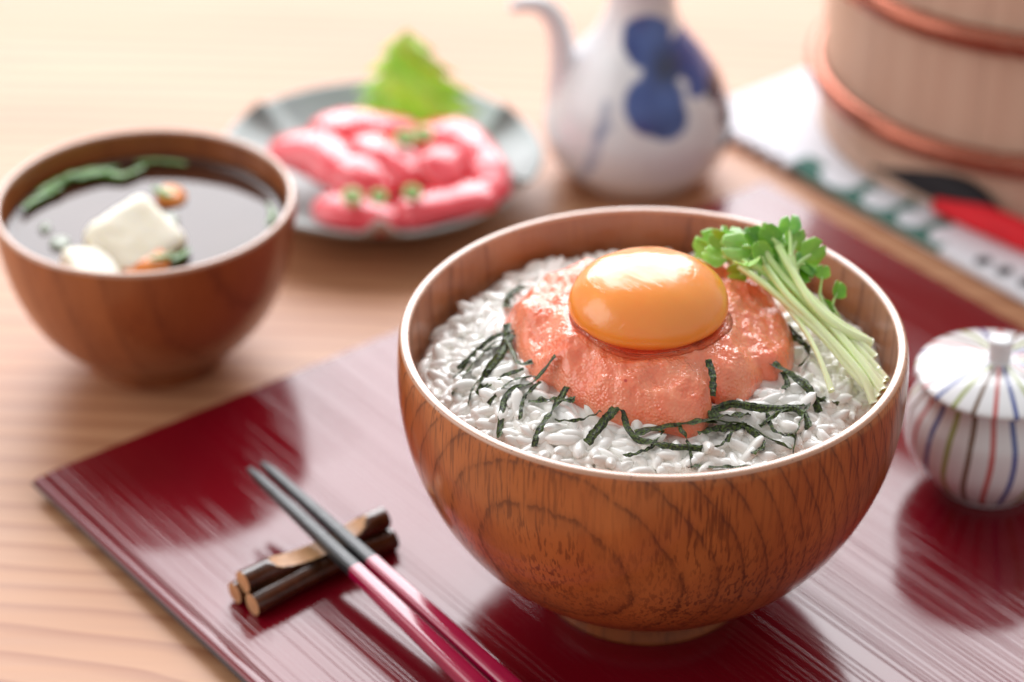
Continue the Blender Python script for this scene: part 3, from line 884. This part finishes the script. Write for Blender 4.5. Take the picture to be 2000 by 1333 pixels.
def slab(r, h, n=24):
    return lathe([(0, 0), (r * .97, 0), (r, h * .3), (r, h * .7), (r * .97, h), (0, h)], n)


V, F = slab(.0070, .003); place('carrot_slice', V, F, M_carrot, (-.1445, .0985, .0465), (14, 0, 0), 'orange carrot slice under the front edge of the large tofu', 'carrot')
V, F = slab(.0048, .0026); place('carrot_slice', V, F, M_carrot, (-.1420, .1400, .0462), (10, 12, 0), 'orange carrot slice floating behind the large tofu', 'carrot')
greens = [
 ([(-183, 140), (-176, 149), (-168, 154), (-160, 157)], 1.9, 'green leaf strand along the back left wall of the soup bowl'),
 ([(-172, 150), (-165, 153), (-158, 152), (-152, 158)], 1.6, 'second green strand overlapping the strand at the back left wall'),
 ([(-155, 160.5), (-147, 161), (-139, 159.5)], 1.0, 'thin green stem along the back wall of the soup'),
 ([(-186, 131), (-182, 138), (-176, 144)], 1.5, 'green strand at the left wall of the soup'),
 ([(-147, 139), (-143, 136), (-141, 133)], 1.7, 'green sprig on the carrot slice behind the tofu'),
 ([(-143, 97), (-139, 97.5), (-136, 99)], 1.5, 'green sprig on the carrot at the front of the tofu'),
 ([(-137, 100), (-134, 103), (-133, 107)], 1.4, 'dark green sprig at the right corner of the large tofu'),
 ([(-110, 121), (-109, 127), (-111, 133)], 1.0, 'green stem along the right wall of the soup'),
]
for P, r_, lab in greens:
    r_ *= .001
    Q = [(x / 1000, y / 1000, bz + .0012 + (.0030 if 'carrot' in lab else .0004) + .0005 * rnd.random()) for x, y in P]
    b0 = np.array(Q[0]); V, F = tube(np.array(Q) - b0, [r_ * .7] + [r_] * (len(Q) - 2) + [r_ * .5], 10, 24, squash=.5)
    V = V + np.array([[.0006 * nz(p[0] * 400 + 9, p[1] * 400, k) for k in range(3)] for p in V])
    o = mesh('green_sprig', V, F, M_mits, loc=tuple(b0)); tag(o, lab, 'herb', 'greens floating in the soup')
for (x, y, s, lab) in ((-172, 112, 3.2, 'pale onion piece floating left in the soup'), (-166, 104, 3.0, 'pale onion piece floating front left near the small tofu'), (-141, 126, 3.4, 'pale onion piece floating right of the tofu corner'), (-178, 121, 2.0, 'tiny onion piece furthest left in the soup')):
    V, F = slab(s / 1000, .0012, 18); V = V + np.array([[.0007 * nz(p[0] * 300, p[1] * 300, k + s) for k in range(3)] for p in V])
    place('onion_piece', V, F, M_fu, (x / 1000, y / 1000, bz - .0003), (4, 3, 0), lab, 'onion', 'onion pieces in the soup')

# ------------------------------------------------------------------ plate with roe sacs
pl = empty('small_plate', (-.082, .227, 0), 'grey ash glazed plate with a lobed rim holding red roe sacs', 'plate')
na = 240
PR = smooth_prof([(0, .0052), (.020, .0054), (.034, .0062), (.043, .0095), (.0520, .0140), (.0556, .0162), (.0563, .0156), (.0550, .0140), (.046, .0088), (.036, .0034), (.030, .0026), (.0295, .0), (.0265, 0), (.0260, .0025), (0, .0028)], 90)
notch = [R(145), R(33), R(-87), R(205), R(-28)]
V = []; cols = []
for i in range(na):
    a = 2 * PI * i / na
    nd = min(abs((a - t + PI) % (2 * PI) - PI) for t in notch)
    k = math.exp(-(nd / .075) ** 2)
    for j, (r, z) in enumerate(PR):
        f = max(0, (r - .038) / .0155)
        rr = r * (1 - .05 * k * f + .008 * math.cos(5 * (a - R(145))) * f); zz = z + .0030 * k * f * f
        V.append((rr * math.cos(a), rr * math.sin(a), zz))
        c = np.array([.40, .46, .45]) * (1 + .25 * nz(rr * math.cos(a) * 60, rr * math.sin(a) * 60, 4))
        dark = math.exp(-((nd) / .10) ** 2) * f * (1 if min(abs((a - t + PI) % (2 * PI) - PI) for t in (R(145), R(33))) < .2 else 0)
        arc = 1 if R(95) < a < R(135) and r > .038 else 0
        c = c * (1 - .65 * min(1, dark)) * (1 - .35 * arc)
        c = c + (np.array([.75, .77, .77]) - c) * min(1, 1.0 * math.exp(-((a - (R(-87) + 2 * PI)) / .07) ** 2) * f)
        cols.append(np.clip(c, 0, 1))
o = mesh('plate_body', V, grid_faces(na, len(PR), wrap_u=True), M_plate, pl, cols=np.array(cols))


def sac(P, rr, z, lab):
    k, n = 48, 26; P3 = np.array([((-80 + (x + 80) * .90) / 1000, (212 + (y - 212) * .88) / 1000, zz / 1000) for (x, y), zz in zip(P, z)])
    b0 = P3[0].copy(); V, F = tube(P3 - b0, rr * 1.16 / 1000, n, k, squash=.66)
    V = V.reshape(k, n, 3); c = V.mean(1, keepdims=True)
    t = np.linspace(0, 1, k); tp = (1 - np.abs(2 * t - 1) ** 3.2) ** .5 * (1.0 - .25 * t) * (1 + .07 * np.sin(t * 9 + rr * 3))
    V = c + (V - c) * tp[:, None, None]; V = V.reshape(-1, 3)
    V = V + np.array([[.0013 * nz(p[0] * 90 + rr, p[1] * 90, p[2] * 90 + q * 7) + .0003 * nz(p[0] * 300, p[1] * 300, q) for q in range(3)] for p in V])
    o = mesh('roe_sac', V, F, M_sac, loc=tuple(b0)); tag(o, lab, 'roe sac', 'salted roe sacs on the grey plate')


sac([(-108, 234), (-91, 240), (-68, 235)], 8.2, (19, 21, 21), 'pink roe sac lying across the back of the plate beside the green leaf')
sac([(-125, 228), (-108, 222), (-93, 206), (-85, 186)], 9.8, (17, 19, 18, 15), 'largest roe sac curving along the left side of the plate')
sac([(-73, 234), (-56, 228), (-42, 211), (-37, 190)], 9.8, (19, 21, 19, 16), 'thick red roe sac curving along the right side of the plate')
sac([(-104, 195), (-88, 185), (-68, 181)], 7.6, (13, 13, 13), 'roe sac along the front edge of the plate left of centre')
sac([(-75, 183), (-56, 186), (-36, 193)], 8.6, (14, 17, 17), 'bright roe sac pointing right at the front of the plate')
sac([(-92, 228), (-78, 212), (-66, 194)], 9.2, (19, 22, 19), 'roe sac in the middle of the plate between the curved ones')

sac([(-60, 214), (-58, 202), (-52, 193)], 7.8, (22, 23, 19), 'short roe sac wedged between the right curved one and the front one')
sac([(-97, 212), (-86, 200), (-74, 192)], 7.6, (20, 20, 17), 'small roe sac lying in front of the middle one on the plate')

# perilla leaf leaning up at the back of the plate
V = []; n = 90; rows = 11
for th in (0, 1):
    for i in range(n):
        t = i / (n - 1)
        hw = .0205 * (math.sin(PI * min(1, (1 - t) ** .80 * .62 + .0)) ** 1.0) * (1 - t * .1)
        hw = .0200 * (1 - t) ** .72 * (1 - .5 * math.exp(-t / .10)) * 1.55
        hw *= 1 - .40 * ((t * 5 + .1) % 1.0)
        for j in range(rows):
            u = -1 + 2 * j / (rows - 1)
            V.append((u * hw + .0015 * math.sin(t * 5), .004 * u * u * 1.3 + .0018 * math.sin(u * 4 + t * 12) + th * .0003 + .0007 * math.sin(u * 9 + t * 6), t * .036))
F = grid_faces(n, rows).tolist(); off = n * rows; F += [[a + off for a in f[::-1]] for f in grid_faces(n, rows).tolist()]
for i in range(n - 1):
    for j in (0, rows - 1): F.append([i * rows + j, (i + 1) * rows + j, off + (i + 1) * rows + j, off + i * rows + j])
o = mesh('perilla_leaf', V, F, M_shiso, loc=(-.0725, .2440, .0145)); o.rotation_euler = (R(-22), R(-2), R(-6))
tag(o, 'bright green serrated leaf standing at the back of the grey plate', 'leaf')
for (x, y, z, s, lab) in ((-72, 212, 29, 3.6, 'chopped green scallion on the middle roe sac'), (-80, 184, 22, 2.8, 'chopped green scallion at the front of the plate left of centre'), (-69, 185, 23, 3.0, 'chopped green scallion near the front centre of the plate'), (-89, 186, 21, 3.4, 'chopped green scallion on the front left roe sac'), (-66, 214, 29, 3.2, 'chopped green scallion by the right curved roe sac')):
    V, F = lathe([(s * .45e-3, 0), (s * .45e-3, .0016), (s * .6e-3, .0022), (s * 1e-3, .0018), (s * 1e-3, 0), (s * .6e-3, -.0004), (s * .45e-3, 0)], 20)
    place('scallion_ring', V, F, M_scal, (x / 1000, y / 1000, z / 1000), (14, 8, 0), lab, 'scallion', 'chopped scallion on the roe sacs')

# ------------------------------------------------------------------ sauce jug
jug = empty('sauce_jug', (.0080, .243, 0), 'white porcelain pear shaped jug with blue painted flower and tall curved spout', 'jug')
jp = smooth_prof([(.0190, .0003), (.0215, .0), (.0222, .0010), (.0262, .0045), (.0306, .0100), (.0328, .0180), (.0324, .0260), (.0284, .0370), (.0220, .0470), (.0155, .0555), (.0120, .0640), (.0112, .0720), (.0118, .0780), (.0122, .0790), (.0110, .0790)], 160)
V, F = lathe(jp, 360)
BLU = np.array([.012, .045, .24]); BL2 = np.array([.03, .07, .30]); NAV = np.array([.012, .016, .06]); JW = np.array([.82, .83, .86])
# brush marks as seen from the front: (x, z, rx, rz, tilt) in mm from the jug axis
FL = [(1.5, 58, 6.0, 6.0, 0), (4.0, 39.5, 7.3, 7.0, 0), (8.5, 34.5, 5.0, 4.5, 0), (17.5, 50, 7.0, 4.0, -.9), (20.5, 43, 3.6, 3.2, 0), (8.0, 49.5, 6.0, 3.6, .2), (18.5, 61, 2.6, 4.2, -.2), (12.5, 52, 4.5, 4.0, 0), (25.5, 38.5, 2.2, 3.4, .5), (29.6, 29, 1.8, 3.6, .2), (30.5, 20, 1.8, 3.0, 0)]
ST = [((-12, 39), (-14.5, 29)), ((-14.5, 29), (-17.5, 17)), ((-14.5, 29), (-11.5, 33)), ((-17.5, 17), (-21, 9))]
cols = []
for x, y, z in V:
    c = JW.copy()
    if y < .006:
        X_, Z_ = x * 1000 + .6 * nz(x * 300, z * 300), z * 1000 + .6 * nz(x * 300, z * 300, 5); f = 0; e_ = 0
        for (cx, cz, rx, rz, tl) in FL:
            dx, dz = X_ - cx, Z_ - cz; u = dx * math.cos(tl) + dz * math.sin(tl); v = -dx * math.sin(tl) + dz * math.cos(tl)
            g = 1.15 - math.hypot(u / rx / 1.3, v / rz / 1.25)
            f = max(f, min(1, max(0, g * 7)))
            if cx > 25: e_ = max(e_, min(1, max(0, g * 5)))
        dk = math.exp(-((X_ - 8) ** 2 + (Z_ - 50) ** 2) / 26)
        col = (BLU + (np.array([.06, .13, .42]) - BLU) * (.45 + 1.1 * nz(x * 110, z * 110, 3))) * (1 - .75 * dk)
        col = col * (1 - e_) + NAV * e_
        c = c * (1 - f) + col * f
        for (a_, b_) in ST:
            ax, az = a_; bx, bz_ = b_; t = max(0, min(1, ((X_ - ax) * (bx - ax) + (Z_ - az) * (bz_ - az)) / ((bx - ax) ** 2 + (bz_ - az) ** 2)))
            d = math.hypot(X_ - ax - t * (bx - ax), Z_ - az - t * (bz_ - az)); g = max(0, min(1, (2.0 - d) / .8)) * .50
            c = c * (1 - g) + np.array([.22, .30, .48]) * g
    cols.append(np.clip(c, 0, 1))
mesh('jug_body', V, F, M_porc, jug, cols=np.array(cols))
V, F = tube([(-.0200, -.002, .0080), (-.0252, -.002, .0260), (-.0262, -.002, .0440), (-.0282, -.002, .0575), (-.0335, -.002, .0650), (-.0405, -.002, .0660), (-.0440, -.002, .0640)], [.0080, .0068, .0050, .0040, .0034, .0027, .0020], 28, 60)
mesh('spout', V, F, M_white_porc, jug)
V, F = lathe(smooth_prof([(.0118, .0792), (.0112, .0815), (.0080, .0840), (.0030, .0850), (.0028, .0875), (.0040, .0900), (.0030, .0925), (0, .0932)], 36), 64); mesh('lid', V, F, M_white_porc, jug)

# ------------------------------------------------------------------ folded printed cloth under the tub
# local +x runs along its near edge, local +y away from the camera
cl_a = math.atan2(-.788, .615); CO = (.0300, .2790, 0); CLn, CWd = .175, .105
cu, sv = 300, 160
ca, sa = math.cos(cl_a), math.sin(cl_a)
V = []; cols = []
GRN = np.array([.045, .16, .125]); REDC = np.array([.75, .012, .025]); BLK = np.array([.012, .012, .016]); CW = np.array([.83, .84, .90])


def local(px, py):
    dx, dy = px / 1000 - CO[0], py / 1000 - CO[1]
    return (ca * dx + sa * dy, -sa * dx + ca * dy)


dots = [local(119.5, 172.7), local(125.4, 166.3), local(131.5, 159.0), local(138, 152)]
tooth = [local(44.5, 253.0), local(49, 247.5), local(54, 241.5), local(60, 235), local(39.5, 259.5)]


def inpoly(x, y, P):
    c = False; j = len(P) - 1
    for i in range(len(P)):
        if (P[i][1] > y) != (P[j][1] > y) and x < (P[j][0] - P[i][0]) * (y - P[i][1]) / (P[j][1] - P[i][1]) + P[i][0]: c = not c
        j = i
    return c


for i in range(cu):
    for j in range(sv):
        u = CLn * i / (cu - 1); q = j / (sv - 1)
        # cross-section: rounded fold at the near edge then flat
        if q < .12: b = PI * (q / .12); y = .0024 * (1 - math.sin(b)); z = .0026 - .0022 * math.cos(b)
        else: y = .0024 + (CWd - .0024) * (q - .12) / .88; z = .0048
        z += .0003 * nz(u * 30, y * 40, 1) if q > .1 else 0
        V.append((u, y, z)); c = CW.copy()
        if q > .06:
            # green wave band along the near edge
            if .050 < u < .124 and y < .030:
                yy = y * 1000; g_ = (u - .050) / .074; k = g_ ** 1.35 * 4; fr = k % 1.0
                crest = (8 + 12 * g_) * (1 - fr) ** .8 + 2.5
                inner_ = ((fr - .66) / .38) ** 2 + ((yy - 8) / 6.5) ** 2
                if yy < crest and inner_ > 1.0: c = GRN.copy()
            for d in dots:
                if math.hypot(u - d[0], (y - d[1]) * .8) < .0026: c = BLK.copy()
            for d in tooth:
                if math.hypot(u - d[0], y - max(.001, d[1])) < .0017: c = BLK * 1.5
            if u < .05 and y > .02 and nz(u * 260, y * 260, 3) > .33: c = c * .82
        cols.append(c)
o = mesh('folded_cloth', V, grid_faces(cu, sv), M_cloth, loc=CO, cols=np.array(cols)); o.rotation_euler = (0, 0, cl_a)
tag(o, 'folded white cotton cloth printed with green waves, red and black under the tub', 'cloth')
md = o.modifiers.new('s', 'SOLIDIFY'); md.thickness = .0004; md.offset = -1

# red and black cloth roll lying between the tub and the near edge of the cloth
b0 = np.array([.0960, .2230, .0100])
V, F = tube(np.array([(.0905, .2290, .0105), (.1010, .2200, .0125), (.1150, .2060, .0135), (.1260, .1920, .0105)]) - b0, [.0030, .0058, .0068, .0030], 24, 40)
M_blk = simple('black_crepe_cloth', (.018, .016, .02), .8, 400, .4, .0005); M_red = simple('red_crepe_cloth', (.78, .010, .022), .7, 400, .4, .0005)
e = empty('cloth_roll', tuple(b0), 'black and red crepe cloth roll lying in front of the wooden tub', 'cloth roll')
mesh('black_fold', V, F, M_blk, e)
V, F = tube(np.array([(.1080, .2040, .0085), (.1200, .1930, .0100), (.1330, .1810, .0100), (.1480, .1680, .0085)]) - b0, [.0028, .0046, .0050, .0040], 24, 40)
mesh('red_fold', V, F, M_red, e)

# ------------------------------------------------------------------ wooden rice tub
tub = empty('rice_tub', (.1500, .270, .0053), 'round pale wooden tub with two copper hoops standing behind on the cloth', 'tub')
TR = .075; NST = 22
prof_o = [(TR - .001, 0), (TR, .001), (TR, .112), (TR - .001, .113), (TR - .008, .113), (TR - .009, .112), (TR - .009, .004)]
for k in range(NST):
    a0 = 2 * PI * k / NST; V = []; m = 9
    for i in range(m):
        t = i / (m - 1); a = a0 + (2 * PI / NST) * (.004 + .992 * t); dr = -.00022 * (1 if i in (0, m - 1) else 0)
        for r, z in prof_o: V.append(((r + dr) * math.cos(a), (r + dr) * math.sin(a), z))
    F = grid_faces(m, len(prof_o)).tolist(); n_ = len(prof_o)
    F += [list(range(n_)), [(m - 1) * n_ + q for q in range(n_)][::-1]]
    if k == 0: st0 = mesh('stave', V, F, M_tub, tub); shade_edge(st0, 35)
    else:
        o = bpy.data.objects.new('stave', st0.data); C.collection.objects.link(o); o.parent = tub; o.rotation_euler = (0, 0, a0)
V, F = lathe([(0, .001), (TR - .009, .001), (TR - .009, .004), (0, .004)], 64); mesh('tub_base', V, F, M_tub, tub, smooth=False)
for z0 in (.0225, .0665):
    n, k = 240, 16; V = []
    for i in range(n):
        a = 2 * PI * i / n
        # hoop swells either side of its soldered joint
        d = (a - R(252) + PI) % (2 * PI) - PI; jn = -.0006 * math.exp(-(d / .012) ** 2)
        for j in range(k):
            b = 2 * PI * j / k
            V.append(((TR + .0016 + (.0036 + jn) * math.cos(b)) * math.cos(a), (TR + .0016 + (.0036 + jn) * math.cos(b)) * math.sin(a), z0 + (.0044 + jn) * math.sin(b)))
    mesh('hoop', V, grid_faces(n, k, wrap_u=True, wrap_v=True), M_copper, tub)

# consistent outward normals on closed lathed shapes is not needed by Cycles except for refraction
import bmesh
for nm in ('egg_white', 'egg_yolk', 'spicy_roe_paste'):
    me = bpy.data.objects[nm].data; bm = bmesh.new(); bm.from_mesh(me); bmesh.ops.remove_doubles(bm, verts=bm.verts, dist=1e-6); bmesh.ops.recalc_face_normals(bm, faces=bm.faces); bm.to_mesh(me); bm.free()
for me in gm:
    bm = bmesh.new(); bm.from_mesh(me); bmesh.ops.recalc_face_normals(bm, faces=bm.faces); bm.to_mesh(me); bm.free()
